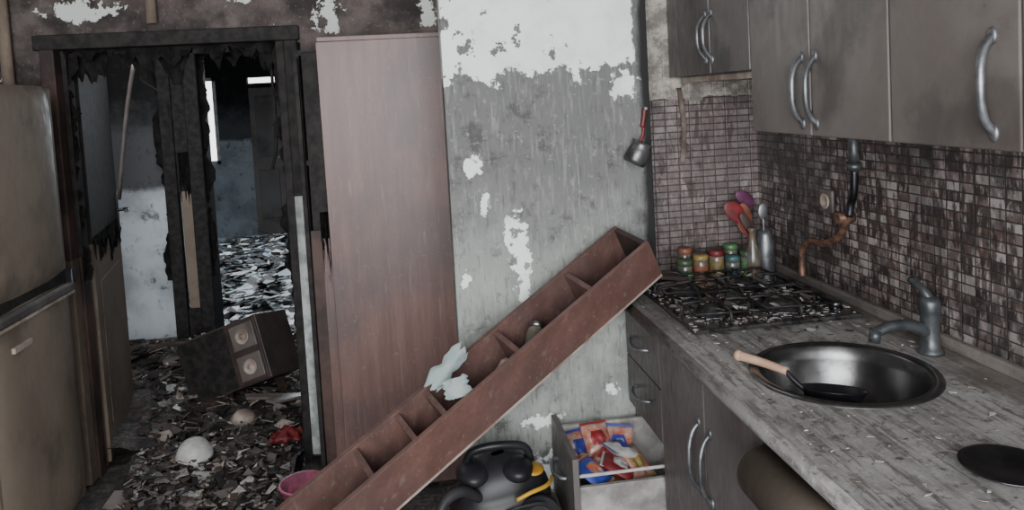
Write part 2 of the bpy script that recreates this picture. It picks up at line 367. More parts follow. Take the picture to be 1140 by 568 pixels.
B('door_2').box((-1.86, -1.50, 9.64, 9.69, 0, 1.80), 'cab', .004).box((-1.80, -1.56, 9.63, 9.65, .2, .8), 'cab_low', .01).box((-1.80, -1.56, 9.63, 9.65, .95, 1.7), 'cab_low', .01).cyl((-1.54, 9.64, .95), (-1.54, 9.58, .95), .012, 'steel').done()
B('charred_room_post').box((-1.95, -1.89, 7.6, 7.66, 0, 2.49), 'char', .01).done()
B('charred_room_post').box((-2.25, -2.15, 8.3, 8.36, 0, 2.49), 'char', .01).done()

# open door leaf
hinge = Vector((-1.375, DY + .16, 0)); ang = math.radians(101)
Ml = Matrix.Translation(hinge) @ Matrix.Rotation(ang, 4, 'Z')
d = B('door_1')
d.box((0, .72, 0, .04, .01, .98), 'leaf', .003, Ml).box((0, .72, 0, .04, .98, 1.74), 'char', .003, Ml)
d.box((.10, .62, -.004, 0, .15, .80), 'leaf', .002, Ml)
d.ragged(Ml @ Vector((.01, -.004, .99)), Ml @ Vector((.71, -.004, .99)), (0, 0, -1), 'char', .02, .16, 6.2, 60, .004)
d.box((.655, .695, -.008, 0, .92, 1.12), 'steel_dark', .003, Ml)
d.tube([Ml @ Vector(p) for p in [(.675, 0, 1.05), (.675, -.05, 1.05), (.58, -.055, 1.05)]], .009, 'steel_dark')
d.done()

# ---------------------------------------------------------------- fridge
f = B('refrigerator')
f.box((-1.95, -1.36, 2.50, 3.12, .04, 1.64), 'fridge', .02)
for z0, z1 in ((.06, .915), (.945, 1.655)):
    def fn(u, v, z0=z0, z1=z1):
        yy = 2.5 + .62 * u; return Vector((-1.295 - .04 * abs(2 * u - 1) ** 5 - .02 * abs(2 * v - 1) ** 12, yy, z0 + (z1 - z0) * v))
    f.grid(fn, 24, 24, 'fridge')
    f.box((-1.365, -1.32, 2.502, 3.118, z0 + .003, z1 - .003), 'fridge', .012)
f.box((-1.36, -1.315, 2.51, 3.11, .912, .948), 'char')
f.box((-1.312, -1.288, 2.52, 3.10, .875, .912), 'cab_low', .01).box((-1.309, -1.290, 2.52, 3.10, .865, .876), 'edge', .003)
f.box((-1.300, -1.287, 2.62, 2.74, .78, .80), 'edge', .003)
f.box((-1.345, -1.29, 3.085, 3.122, .90, .96), 'steel_dark', .004)
for y in (2.56, 3.06):
    for x in (-1.9, -1.42): f.cyl((x, y, 0), (x, y, .045), .02, 'black')
f.done()

# ---------------------------------------------------------------- wardrobe
w = B('wardrobe')
w.box((-.405, -.385, 3.0, DY - .005, 0.0, .95), 'char_brown', .002).box((-.405, -.385, 3.0, DY - .005, .95, 1.72), 'char', .002)
w.box((.21, .23, 3.0, DY - .005, 0, 1.75), 'wood').box((-.385, .21, DY - .03, DY - .01, 0, 1.72), 'char')
w.box((-.405, .23, 3.0, DY - .005, 1.72, 1.74), 'char')
for z in (.08, .5, .9, 1.3): w.box((-.385, .21, 3.02, DY - .03, z, z + .018), 'char_brown')
w.box((-.385, -.29, 2.985, 3.0, .02, 1.05), 'char_brown', .002).box((-.375, -.29, 2.985, 3.0, 1.05, 1.73), 'char', .002)
w.box((-.345, -.29, 2.975, 2.985, .02, 1.02), 'wood', .002)
w.ragged((-.345, 2.973, 1.10), (-.30, 2.973, 1.10), (0, 0, -1), 'char', .08, .3, 4.4, 24, .003)
w.box((-.405, -.388, 2.975, 3.0, .02, 1.71), 'char', .002)
Mt = Matrix.Translation((-.305, 2.95, 0)) @ Matrix.Rotation(math.radians(-.3), 4, 'Y')
w.box((0, .53, 0, .02, .02, 1.765), 'wood', .002, Mt)
w.box((-.31, .23, 2.945, DY - .01, 1.765, 1.783), 'wood', .002)
w.done()

# ---------------------------------------------------------------- fallen shelf unit
T = Vector((.70, 2.19, 1.063)); ax = Vector((.912, .27, .547)).normalized()
by = (Vector((0, 1, 0)) - ax * ax.y).normalized(); nu = ax.cross(by)
phi = math.radians(21)
N = (math.cos(phi) * nu - math.sin(phi) * by); W = (math.cos(phi) * by + math.sin(phi) * nu)
Wd, Dp, tk = .165, .13, .016
L = (T.z - Dp * N.z) / ax.z
O = T - ax * L - N * Dp
F = Matrix((( ax.x, W.x, N.x, O.x), (ax.y, W.y, N.y, O.y), (ax.z, W.z, N.z, O.z), (0, 0, 0, 1)))
s = B('fallen_shelf_unit')
s.box((0, L, 0, tk, 0, Dp), 'wood_diag', .001, F)
s.box((0, L, Wd - tk, Wd, 0, Dp), 'wood_in', .001, F)
s.box((0, L, tk, Wd - tk, 0, .006), 'wood_in', 0, F)
s.box((0.002, L - .002, .0005, tk - .001, -.008, .001), 'edge', 0, F)
s.box((.002, L - .002, .002, tk - .002, Dp - .0005, Dp + .0006), 'wood', 0, F)
s.box((L - tk, L, tk, Wd - tk, .006, Dp - .002), 'brown_dk', 0, F)
s.box((0, tk, tk, Wd - tk, .006, Dp - .002), 'wood_in', 0, F)
for a in (.22, .50, .76, .86, 1.0, 1.28, 1.46, 1.69):
    s.box((L - a - tk, L - a, tk, Wd - tk, .006, Dp - .006), 'wood_in', .001, F)
s.done()
def up(p): return F @ Vector(p)
j = B('spice_jar')
Mj = Matrix.Translation(up((L - .43, .085, .065))) @ F.to_3x3().to_4x4() @ Matrix.Rotation(.6, 4, 'Z') @ Matrix.Rotation(math.radians(70), 4, 'Y')
j.lathe([(.0, -.035), (.023, -.035), (.026, -.02), (.026, .02), (.020, .028), (.020, .03)], 'glass_jar', Mj).lathe([(.022, .03), (.022, .045), (0, .045)], 'steel', Mj); j.done()
j = B('pepper_shaker'); Mj = Matrix.Translation(up((L - .56, .09, .05))) @ F.to_3x3().to_4x4() @ Matrix.Rotation(math.radians(70), 4, 'Y')
j.lathe([(0, -.03), (.018, -.03), (.014, 0), (.018, .02), (.010, .034), (0, .036)], 'edge', Mj); j.done()
j = B('plaster_crumbs'); j.shards([up((L - R.uniform(.1, 1.6), R.uniform(.03, .13), .012)) for _ in range(110)], ['ash_white', 'brown_dk', 'char'], .004, .014, .3); j.done()
def flake(name, c, wx, hz, rot, curl, seed):
    Mf = Matrix.Translation(c) @ Matrix.Rotation(rot, 4, 'Y') @ Matrix.Rotation(-.25, 4, 'X')
    def fn(u, v):
        wob = .16 * mnoise.noise(Vector((u * 3, v * 3, seed)))
        hw = wx * (.5 + .5 * math.sin(math.pi * (.12 + .8 * v))) * (1 + .5 * mnoise.noise(Vector((v * 5, seed, 0))))
        return Mf @ Vector(((u - .5) * hw + wob * wx, -curl * math.sin(math.pi * u) - .3 * curl * v, (v - .5) * hz * (1 + .4 * mnoise.noise(Vector((u * 5, seed, 3))))))
    return B(name).grid(fn, 14, 14, 'flake', True, .0015).done()
flake('paint_flake', up((L - .685, .12, Dp + .03)), .06, .14, .8, .018, 2.0)
flake('paint_flake', up((L - .70, .05, Dp + .012)), .08, .055, -.2, .014, 5.0)

# ---------------------------------------------------------------- worktop and base units
CX = .65; CZ = .87; SX, SY, SR = .925, 1.545, .182
b = B('kitchen_countertop')
q = .21
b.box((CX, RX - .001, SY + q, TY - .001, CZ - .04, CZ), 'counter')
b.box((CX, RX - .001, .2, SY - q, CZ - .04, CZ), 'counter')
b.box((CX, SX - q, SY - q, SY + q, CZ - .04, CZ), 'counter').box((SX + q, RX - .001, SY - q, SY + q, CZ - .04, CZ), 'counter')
t = bmesh.new(); n = 64; ri = []; ro = []; rl = []
for i in range(n):
    a = 2 * math.pi * i / n; cx, cy = math.cos(a), math.sin(a); k = q / max(abs(cx), abs(cy))
    ri.append(t.verts.new((SX + SR * cx, SY + SR * cy, CZ))); ro.append(t.verts.new((SX + k * cx, SY + k * cy, CZ))); rl.append(t.verts.new((SX + SR * cx, SY + SR * cy, CZ - .04)))
for i in range(n):
    k = (i + 1) % n; t.faces.new((ri[i], ri[k], ro[k], ro[i])); t.faces.new((ri[i], ri[k], rl[k], rl[i]))
b._merge(t, 'counter')
b.cyl((CX + .004, .2, CZ - .02), (CX + .004, PY - .004, CZ - .02), .02, 'counter')
b.box((RX - .022, RX - .001, .2, TY - .002, CZ, CZ + .03), 'counter', .006)
b.done()
s = B('kitchen_sink')
s.lathe([(SR + .018, .001), (SR + .016, .005), (SR - .002, .005), (SR - .008, 0), (SR - .014, -.03), (SR - .03, -.10), (SR - .06, -.135), (.03, -.142), (.028, -.15), (0, -.15)], 'sink', Matrix.Translation((SX, SY, CZ)), 48, False)
s.lathe([(.028, -.141), (.02, -.139), (0, -.139)], 'steel', Matrix.Translation((SX, SY, CZ)), 20); s.done()

k = B('base_cabinet')
FX = CX + .015
k.box((FX + .02, RX - .002, 2.345, 2.363, .08, CZ - .041), 'cab_low').box((FX + .02, RX - .002, 1.40, 1.418, .08, CZ - .041), 'cab_low').box((FX + .02, RX - .002, 2.0, 2.018, .08, CZ - .041), 'cab_low')
k.box((FX + .02, RX - .002, 1.40, 2.363, .08, .10), 'cab_low').box((FX + .05, FX + .07, 1.40, 2.363, 0, .08), 'char')
k.box((FX + .018, FX + .022, 1.40, 2.0, .1, .825), 'char').box((FX + .018, FX + .022, 2.0, 2.363, .5, .825), 'char')
for z0, z1 in ((.675, .82), (.515, .67)): k.box((FX, FX + .018, 2.035, 2.362, z0, z1), 'cab_low', .002)
for y0, y1 in ((1.715, 2.03), (1.41, 1.71)): k.box((FX, FX + .018, y0, y1, .09, .82), 'cab_low', .002)
def handleY(o, x, y0, y1, z, out=-.03):
    o.tube([(x, y0, z), (x + out * .7, y0 + .012, z), (x + out, (y0 + y1) / 2, z - .006), (x + out * .7, y1 - .012, z), (x, y1, z)], .0055, 'handle')
def handleZ(o, x, y, z0, z1, r=.007, out=-.032, m='handle'):
    h_ = z1 - z0
    o.tube([(x, y + .004, z0), (x + out * .55, y + .002, z0 + .02), (x + out * .92, y - .004, z0 + h_ * .3), (x + out, y - .006, z0 + h_ * .5), (x + out * .92, y - .004, z0 + h_ * .7), (x + out * .55, y + .002, z1 - .02), (x, y + .004, z1)], r, m)
    for z in (z0, z1): o.ball((x - .001, y + .004, z), (.006, .010, .015), m, seg=12)
handleY(k, FX, 2.13, 2.26, .755); handleY(k, FX, 2.13, 2.26, .60)
handleZ(k, FX, 1.745, .53, .70, .0055); handleZ(k, FX, 1.675, .53, .70, .0055)
k.done()
# pulled-out lower drawer with food packets
o = B('open_drawer')
dz0, dz1 = .27, .47; dx0, dx1 = .42, .80
o.box((dx0 - .018, dx0, 2.035, 2.352, .24, .50), 'cab_low', .002)
o.box((dx0, dx1, 2.05, 2.062, dz0, dz1 - .06), 'white_dirty').box((dx0, dx1, 2.325, 2.337, dz0, dz1), 'white_dirty').box((dx0, dx1, 2.05, 2.337, dz0, dz0 + .01), 'white_dirty').box((dx1 - .01, dx1, 2.05, 2.337, dz0, dz1), 'white_dirty')
o.tube([(dx0, 2.056, dz1 - .03), (dx1, 2.056, dz1 - .03)], .005, 'white', smooth_n=1)
handleY(o, dx0 - .018, 2.13, 2.26, .40)
o.done()
def packet(name, c, size, rz, tx, ms):
    Mp = Matrix.Translation(c) @ Matrix.Rotation(rz, 4, 'Z') @ Matrix.Rotation(tx, 4, 'X')
    p = B(name); sx, sy = size; seed = R.random() * 9
    for sgn in (1, -1):
        def fn(u, v, sgn=sgn):
            h = .020 * (math.sin(math.pi * u) ** .5) * (math.sin(math.pi * v) ** .5) + .009 * mnoise.noise(Vector((u * 5, v * 5, seed))) * math.sin(math.pi * u) * math.sin(math.pi * v)
            return Mp @ Vector(((u - .5) * sx, (v - .5) * sy, sgn * h))
        p.grid(fn, 16, 16, ms[0])
    for sg in (-1, 1): p.box((-sx / 2, sx / 2, sg * sy / 2 - .006, sg * sy / 2 + .006, -.001, .001), ms[1], 0, Mp)
    def lab(u, v):
        a = .5 + (u - .5) * .6 * (1 - .3 * abs(2 * v - 1)); b_ = .5 + (v - .5) * .45
        h = .020 * (math.sin(math.pi * a) ** .5) * (math.sin(math.pi * b_) ** .5) + .009 * mnoise.noise(Vector((a * 5, b_ * 5, seed))) * math.sin(math.pi * a) * math.sin(math.pi * b_)
        return Mp @ Vector(((a - .5) * sx, (b_ - .5) * sy, h + .0012))
    p.grid(lab, 10, 10, ms[1])
    p.done()
for i, (x, y, z, a, tx, ms) in enumerate([(.47, 2.27, .43, .3, .9, ('bag', 'blue')), (.56, 2.14, .42, 1.2, .5, ('red', 'white')), (.60, 2.27, .43, -.4, 1.0, ('bag', 'blue')), (.53, 2.27, .45, .1, .8, ('bag', 'red')),
        (.48, 2.13, .42, .8, .5, ('blue', 'bag')), (.62, 2.17, .41, .5, .6, ('bag', 'gold')), (.54, 2.20, .42, -.7, .3, ('bag', 'red')), (.59, 2.20, .44, 1.9, .4, ('white', 'blue')), (.55, 2.21, .36, 0, .1, ('gold', 'red'))]):
    packet('snack_packet', (x, y, z - .01), (.085, .10), a, tx, ms)
# dishwasher beneath the counter
w = B('dishwasher')
w.box((CX + .02, 1.22, .78, 1.385, .03, .815), 'cab', .01)
w.box((CX - .005, CX + .02, .79, 1.38, .05, .68), 'cab', .006)
w.cyl((CX + .005, .785, .755), (CX + .005, 1.385, .755), .055, 'fridge', seg=40)
w.ball((CX + .005, 1.385, .755), (.055, .012, .055), 'fridge')
for y in (.95, 1.08, 1.2): w.cyl((CX - .04, y, .755), (CX - .058, y, .755), .014, 'steel_dark')
for y in (.84, 1.33):
    for x in (.72, 1.15): w.cyl((x, y, 0), (x, y, .035), .018, 'black')
w.done()

# hob
h = B('gas_hob')
hx0, hx1, hy0, hy1 = .715, 1.195, 1.885, 2.385; hz = CZ + .001
h.box((hx0, hx1, hy0, hy1, hz, hz + .012), 'glass_top', .004)
Z0 = hz + .012
for bx, byy, r in ((.83, 2.02, .035), (1.03, 2.02, .048), (.83, 2.25, .042), (1.03, 2.25, .035)):
    h.lathe([(r + .022, 0), (r + .02, .004), (r + .004, .006), (r, .016), (r - .004, .018), (r - .004, .021), (r * .7, .025), (0, .026)], 'iron', Matrix.Translation((bx, byy, Z0)), 32)
    h.lathe([(r + .022, 0), (r + .03, .002), (r + .022, .004)], 'steel_dark', Matrix.Translation((bx, byy, Z0)), 32, False)
    for a in range(4):
        an = a * math.pi / 2; ca, sa = math.cos(an), math.sin(an)
        h.tube([(bx + .096 * ca, byy + .106 * sa, Z0), (bx + .094 * ca, byy + .104 * sa, Z0 + .034), (bx + .03 * ca, byy + .03 * sa, Z0 + .036)], .0045, 'iron', 6, 2)
    h.tube([(bx - .095, byy - .105, Z0 + .030), (bx + .095, byy - .105, Z0 + .030), (bx + .095, byy + .105, Z0 + .030), (bx - .095, byy + .105, Z0 + .030)], .0045, 'iron', 6, 1, True)
for i in range(4): h.lathe([(.019, 0), (.018, .014), (.014, .018), (0, .018)], 'steel_dark', Matrix.Translation((1.163, 1.97 + i * .085, Z0)), 20)
h.done()

# faucet
f = B('kitchen_faucet'); fx, fy = 1.18, 1.60
f.lathe([(.029, 0), (.029, .007), (.023, .012), (.02, .04), (.021, .09), (.024, .10), (.024, .122), (.018, .134), (0, .136)], 'faucet', Matrix.Translation((fx, fy, CZ)), 24)
f.tube([(fx, fy, CZ + .045), (fx - .05, fy - .005, CZ + .072), (fx - .11, fy - .01, CZ + .076), (fx - .15, fy - .012, CZ + .064)], [.015, .011], 'faucet', 14)
f.cyl((fx - .145, fy - .012, CZ + .072), (fx - .150, fy - .012, CZ + .045), .013, 'faucet')
f.tube([(fx, fy, CZ + .125), (fx - .008, fy + .015, CZ + .15), (fx - .015, fy + .05, CZ + .165)], [.013, .007], 'faucet', 12)
f.done()
# pan with wooden handle lying in the sink
s = B('frying_pan')
p0 = Vector((.735, 1.66, CZ + .020)); p1 = Vector((.805, 1.565, CZ + .008))
s.tube([p0, p0.lerp(p1, .5) + Vector((0, 0, .002)), p1], [.011, .009], 'spoon', 12)
s.ball(p0, (.0125, .0125, .0125), 'spoon', seg=14)
s.tube([p1 + Vector((-.002, .003, 0)), (.815, 1.55, CZ - .01), (.835, 1.535, CZ - .03)], .006, 'black', 8)
s.lathe([(.0, -.012), (.05, -.012), (.056, -.008), (.066, .018), (.069, .020), (.068, .016), (.056, -.006), (.0, -.008)], 'black', Matrix.Translation((.89, 1.525, CZ - .045)) @ Matrix.Rotation(-.2, 4, 'X') @ Matrix.Rotation(.12, 4, 'Y'), 36)
s.done()
B('dark_round_plate').lathe([(.0, .003), (.035, .003), (.04, 0), (.045, .002), (.068, .014), (.072, .017), (.066, .017), (.045, .007), (0, .006)], 'steel_dark', Matrix.Translation((.925, 1.075, CZ)), 40).done()

# ---------------------------------------------------------------- wall cabinets
u = B('wall_cabinet')
UX = .93
u.box((UX + .02, RX - .001, 1.00, 1.955, 1.39, 2.15), 'cab_low', .001)
for y0, y1 in ((1.655, 1.955), (1.365, 1.650), (1.045, 1.36)): u.box((UX, UX + .018, y0 + .001, y1 - .001, 1.392, 2.15), 'cab', .003)
u.box((UX, UX + .018, .73, 1.041, 1.392, 2.15), 'cab', .003).box((UX + .02, RX - .001, .73, 1.0, 1.39, 2.15), 'cab_low')
for y in (1.685, 1.625, 1.095): handleZ(u, UX, y, 1.42, 1.575, .007)
u.done()
u = B('extractor_cabinet')
u.box((UX + .02, RX - .001, 1.962, TY - .01, 1.555, 2.15), 'cab_low', .001)
for y0, y1 in ((1.962, 2.225), (2.23, 2.50)): u.box((UX, UX + .018, y0, y1, 1.557, 2.15), 'cab_low', .003)
u.box((UX, UX + .02, 2.505, TY - .01, 1.557, 2.15), 'cab_low')
u.box((UX + .03, RX - .03, 2.0, 2.56, 1.535, 1.555), 'edge', .003)
for y in (2.205, 2.25): handleZ(u, UX, y, 1.60, 1.74, .005)
u.done()

# ---------------------------------------------------------------- things on right/back wall
c = B('gas_pipe')
wx = RX - .022
c.cyl((wx, 1.965, 1.39), (wx, 1.965, 1.26), .014, 'handle').cyl((wx, 1.965, 1.285), (wx, 1.965, 1.265), .02, 'handle')
c.tube([(wx, 1.965, 1.27), (wx, 1.97, 1.20), (wx, 1.985, 1.17), (wx - .004, 1.99, 1.13)], .011, 'steel_dark')
c.tube([(wx, 1.99, 1.14), (wx, 2.02, 1.10), (wx, 2.06, 1.055), (wx - .01, 2.12, 1.03), (wx - .01, 2.19, 1.025), (wx - .01, 2.24, .99), (wx - .01, 2.25, .93), (wx - .01, 2.245, CZ + .03)], .011, 'rust')
c.cyl((wx - .03, 2.01, 1.125), (wx + .02, 2.01, 1.125), .016, 'rust')
c.done()
B('wall_socket').box((RX - .012, RX - .001, 2.10, 2.17, 1.12, 1.19), 'cab', .004).lathe([(.022, 0), (.024, .006), (.018, .006), (.017, .001), (0, .001)], 'edge', Matrix.Translation((RX - .012, 2.135, 1.155)) @ Matrix.Rotation(-math.pi / 2, 4, 'Y'), 24).done()
def strip(u_, v): return Vector((.955 + .018 * u_ + .008 * math.sin(v * 3), TY - .004 - .012 * math.sin(v * 3.1), 1.52 - .27 * v))
B('hanging_tape_strip').grid(strip, 3, 16, 'edge', True, .001).done()
c = B('cezve_coffee_pot'); px, py, pz = .72, PY - .047, 1.315
Mc = Matrix.Translation((px, py, pz)) @ Matrix.Rotation(math.radians(28), 4, 'Y')
c.lathe([(0, -.03), (.032, -.03), (.038, -.02), (.034, .015), (.03, .03), (.035, .042), (.033, .042), (.028, .03), (.031, .014), (.034, -.018), (0, -.026)], 'pot_steel', Mc, 32)
c.tube([Mc @ Vector(p) for p in [(.0, .033, .03), (-.0, .036, .07), (-.02, .035, .12)]], .0045, 'red_dk', 10)
c.tube([Mc @ Vector(p) for p in [(-.012, .0355, .09), (-.022, .036, .125), (-.03, .036, .145)]], .008, 'red_dk', 10)
c.cyl((Mc @ Vector((-.03, .036, .148))) - Vector((0, .012, 0)), (Mc @ Vector((-.03, .036, .148)))+ Vector((0, .012, 0)), .005, 'steel')
c.done()
B('water_pipe').tube([(-1.0, DY - .025, 1.90), (-1.0, DY - .025, CE)], .022, 'leaf', 14, 1).done()
B('water_pipe').tube([(-1.72, DY - .03, 0), (-1.72, DY - .03, CE)], .03, 'char', 14, 1).done()
B('water_pipe').tube([(-1.56, DY - .03, 0), (-1.56, DY - .03, CE)], .022, 'leaf', 14, 1).done()

# jars
cols = ['green', 'gold', 'red_dk', 'teal', 'green', 'orange', 'gold', 'teal', 'green']
for i in range(9):
    row = i // 5; kk = i % 5
    x = .90 + kk * .056 + row * .028; y = 2.435 + row * .075
    jr = B('spice_tin'); r = .025; hh = .05 + .012 * (i % 3)
    jr.lathe([(r - .002, 0), (r, .004), (r, hh), (r - .004, hh + .006)], 'glass_jar', Matrix.Translation((x, y, CZ + .0005)), 24)
    jr.lathe([(r - .001, hh + .004), (r + .001, hh + .006), (r + .001, hh + .02), (r - .003, hh + .024), (0, hh + .024)], cols[i], Matrix.Translation((x, y, CZ)), 24)
    jr.lathe([(r + .0006, .012), (r + .0006, hh - .01)], cols[(i + 4) % 9], Matrix.Translation((x, y, CZ)), 24, False); jr.done()
c = B('utensil_holder'); hx, hy = 1.19, 2.44
c.lathe([(.028, 0), (.03, .004), (.03, .11), (.024, .13), (.024, .15), (.021, .15), (.022, .12), (.026, .1), (.026, .01), (0, .008)], 'handle', Matrix.Translation((hx, hy, CZ + .0005)), 28)
for (dx, dyy, zz, m, hr, rt) in ((-.085, .03, 1.065, 'red_dk', (.030, .006, .046), -.75), (-.045, .05, 1.035, 'orange', (.028, .006, .055), -.1), (-.03, .075, 1.10, 'purple', (.024, .006, .040), -.9), (.01, .03, 1.06, 'handle', (.018, .006, .03), .1), (-.06, .0, 1.03, 'brown_dk', (.016, .005, .04), -.5)):
    c.tube([(hx, hy, CZ + .02), (hx + dx * .6, hy + dyy * .6, (CZ + zz) / 2 + .03), (hx + dx, hy + dyy, zz)], .004, m, 8)
    c.ball((hx + dx * 1.08, hy + dyy * 1.03, zz + .02), hr, m, Matrix.Rotation(rt, 4, 'Y'))
c.done()
c = B('glass_bottle'); c.lathe([(.0, 0), (.024, 0), (.026, .01), (.025, .08), (.012, .11), (.01, .15), (.013, .155), (.013, .165), (0, .165)], 'glass_jar', Matrix.Translation((1.135, 2.42, CZ + .0005)), 24); c.done()
B('broken_board').box((-.055, .055, -.04, .04, 0, .012), 'brown_dk', .002, Matrix.Translation((.79, 2.30, CZ + .05)) @ Matrix.Rotation(.35, 4, 'Z') @ Matrix.Rotation(.22, 4, 'Y')).box((-.05, .05, -.03, .03, 0, .012), 'brown_dk', .002, Matrix.Translation((.80, 2.29, CZ + .034)) @ Matrix.Rotation(.1, 4, 'Z')).done()

# ash / paint flakes on worktop and hob
a = B('ash_flakes'); pts = []
for _ in range(450):
    x = R.uniform(.67, 1.22); y = R.uniform(.95, 2.42)
    if (x - SX) ** 2 + (y - SY) ** 2 < .21 ** 2: continue
    if (x - fx) ** 2 + (y - fy) ** 2 < .04 ** 2 or (x - .925) ** 2 + (y - 1.075) ** 2 < .08 ** 2: continue
    onh = hx0 < x < hx1 and hy0 < y < hy1
    if not onh and R.random() < .3: continue
    pts.append((x, y, (Z0 if onh else CZ) + .002))
for _ in range(420):
    pts.append((R.uniform(hx0 + .01, hx1 - .04), hy0 + .02 + .46 * R.random() ** 1.6, Z0 + .002))
a.shards(pts, ['ash_white', 'ash_white', 'cab', 'cab_low', 'edge'], .003, .011, .12, .001)
a.shards([(R.uniform(hx0 + .01, hx1 - .1), R.uniform(hy0 + .01, hy1 - .02), Z0 + R.uniform(.02, .037)) for _ in range(130)], ['ash_white', 'char', 'cab', 'brown_dk', 'char', 'cab_low'], .008, .022, .4, .001)
a.shards([(R.uniform(.70, 1.2), R.uniform(1.76, 1.88), CZ + .003) for _ in range(30)], ['cab_low', 'ash_white', 'brown_dk'], .005, .014, .1, .001)
a.done()

# ---------------------------------------------------------------- vacuum cleaner on crate
c = B('wooden_crate')
for z in (.01, .10, .19): c.box((.03, .39, 2.0, 2.012, z, z + .07), 'wood_in', .002).box((.03, .39, 2.288, 2.30, z, z + .07), 'wood_in', .002).box((.03, .042, 2.012, 2.288, z, z + .07), 'wood_in', .002).box((.378, .39, 2.012, 2.288, z, z + .07), 'wood_in', .002)
for x in (.043, .358):
    for y in (2.013, 2.267): c.box((x, x + .02, y, y + .02, 0, .26), 'wood_in')
c.box((.03, .39, 2.0, 2.30, .26, .272), 'wood_in', .001); c.done()
v = B('vacuum_cleaner'); vz = .273
def body(u_, w_):
    a = 2 * math.pi * u_; t = w_
    zz = .03 + .19 * t; sc = max(0.02, 1 - t ** 3.2) ** .5 * (.88 + .12 * math.sin(math.pi * min(1, t * 2)))
    x = .15 * sc * math.copysign(abs(math.cos(a)) ** .75, math.cos(a)); y = .11 * sc * math.copysign(abs(math.sin(a)) ** .75, math.sin(a))
    return Vector((.205 + x, 2.15 + y, vz + zz + .02 * (x / .13)))
v.grid(body, 40, 20, 'black')
v.box((.08, .34, 2.07, 2.24, vz + .02, vz + .05), 'black', .01)
for y, sg in ((2.045, -1), (2.255, 1)):
    for x, r in ((.30, .065), (.135, .045)):
        v.cyl((x, y, vz + r), (x, y - sg * .02, vz + r), r, 'black', seg=32); v.cyl((x, y + sg * .003, vz + r), (x, y, vz + r), r * .62, 'cord', seg=28); v.cyl((x, y + sg * .005, vz + r), (x, y, vz + r), r * .25, 'yellow', seg=20)
v.tube([(.355, 2.11, vz + .15), (.33, 2.055, vz + .155), (.28, 2.035, vz + .15), (.24, 2.032, vz + .135)], .006, 'yellow', 10)
v.ball((.30, 2.10, vz + .185), (.030, .04, .010), 'yellow')
v.ball((.255, 2.10, vz + .19), (.045, .06, .03), 'black').ball((.13, 2.13, vz + .18), (.05, .07, .03), 'black')
v.tube([(.11, 2.15, vz + .19), (.13, 2.14, vz + .235), (.20, 2.13, vz + .25), (.28, 2.14, vz + .235), (.30, 2.15, vz + .19)], .012, 'black', 12)
v.tube([(.14, 2.08, vz + .13), (.09, 2.03, vz + .18), (.04, 2.0, vz + .17), (.01, 1.97, vz + .10), (.015, 1.96, vz + .04), (.05, 1.965, vz - .03)], .015, 'cord', 14, 6)
v.tube([(.20, 2.035, vz + .10), (.24, 2.02, vz + .12), (.30, 2.03, vz + .12), (.335, 2.06, vz + .10)], .004, 'cord', 8)
v.done()

# ---------------------------------------------------------------- hallway debris
def lump(x, y):
    e = min(1, max(0, (x + 2.6) / .3)) * min(1, max(0, (.15 - x) / .3)) * min(1, max(0, (y - 2.6) / .5)) * min(1, max(0, (5.35 - y) / .3))
    return e * max(0, .05 + .08 * mnoise.fractal(Vector((x * 2.5, y * 2.5, 1)), 1, 2, 4)) - .002
DM = ['char', 'char', 'brown_dk', 'cab', 'cab', 'char_brown', 'brown_dk', 'cab_low', 'char', 'cab_low', 'edge', 'ash_white', 'floor', 'floor', 'floor']
for nm, (x0, x1, y0, y1), cnt in (('burnt_debris', (-2.6, .15, 3.50, 5.34), 3400), ('burnt_debris', (-1.27, -.53, 2.55, 3.49), 2000)):
    dbr = B(nm)
    dbr.grid(lambda a_, b_: Vector((x0 + (x1 - x0) * a_, y0 + (y1 - y0) * b_, max(.001, lump(x0 + (x1 - x0) * a_, y0 + (y1 - y0) * b_)))), 50, 50, 'floor')
    pts = []
    for _ in range(cnt):
        x = R.uniform(x0 + .03, x1 - .03); y = R.uniform(y0 + .03, y1 - .03)
        if x < -1.25 - (y - 3.5) * .2 and y < 4.3: continue
        pts.append((x, y, max(0, lump(x, y)) + R.uniform(.004, .03)))
    dbr.shards(pts, DM, .006, .034, .6, .004)
    dbr.shards([p for p in pts if R.random() < .20], ['char', 'brown_dk', 'char_brown', 'edge', 'cab', 'char'], .05, .09, .4, .004) if cnt > 3000 else dbr.shards([p for p in pts if R.random() < .10], ['char', 'brown_dk', 'char', 'cab', 'cab', 'white_dirty'], .03, .06, .4, .004)
    dbr.done(True)
dbr = B('room_debris')
dbr.shards([(R.uniform(-2.6, -.3), R.uniform(5.7, 9.3), R.uniform(.005, .05)) for _ in range(1100)], ['char', 'flake', 'white', 'cab', 'char', 'char', 'char_brown', 'char'], .03, .13, .35, .004); dbr.done()
B('enamel_bowl').lathe([(0, .07), (.03, .07), (.055, .055), (.075, .015), (.08, 0), (.077, 0), (.072, .012), (.05, .05), (0, .064)], 'white', Matrix.Translation((-.965, 3.30, .085)) @ Matrix.Rotation(.25, 4, 'X'), 32).done()
B('enamel_bowl').lathe([(0, .05), (.03, .05), (.05, .035), (.065, 0), (.062, 0), (.045, .035), (0, .044)], 'edge', Matrix.Translation((-.83, 3.62, .08)) @ Matrix.Rotation(.4, 4, 'Y'), 32).done()
for (x, y, z, l, a, e, m) in ((-.62, 3.75, .12, .30, .9, .2, 'cab'), (-1.3, 4.8, .13, .6, .4, .12, 'char_brown'), (-.7, 3.78, .12, .3, .3, .2, 'cab')):
    B('fallen_plank').box((-l / 2, l / 2, -.03, .03, 0, .012), m, .002, Matrix.Translation((x, y, z)) @ Matrix.Rotation(a, 4, 'Z') @ Matrix.Rotation(e, 4, 'Y')).done()
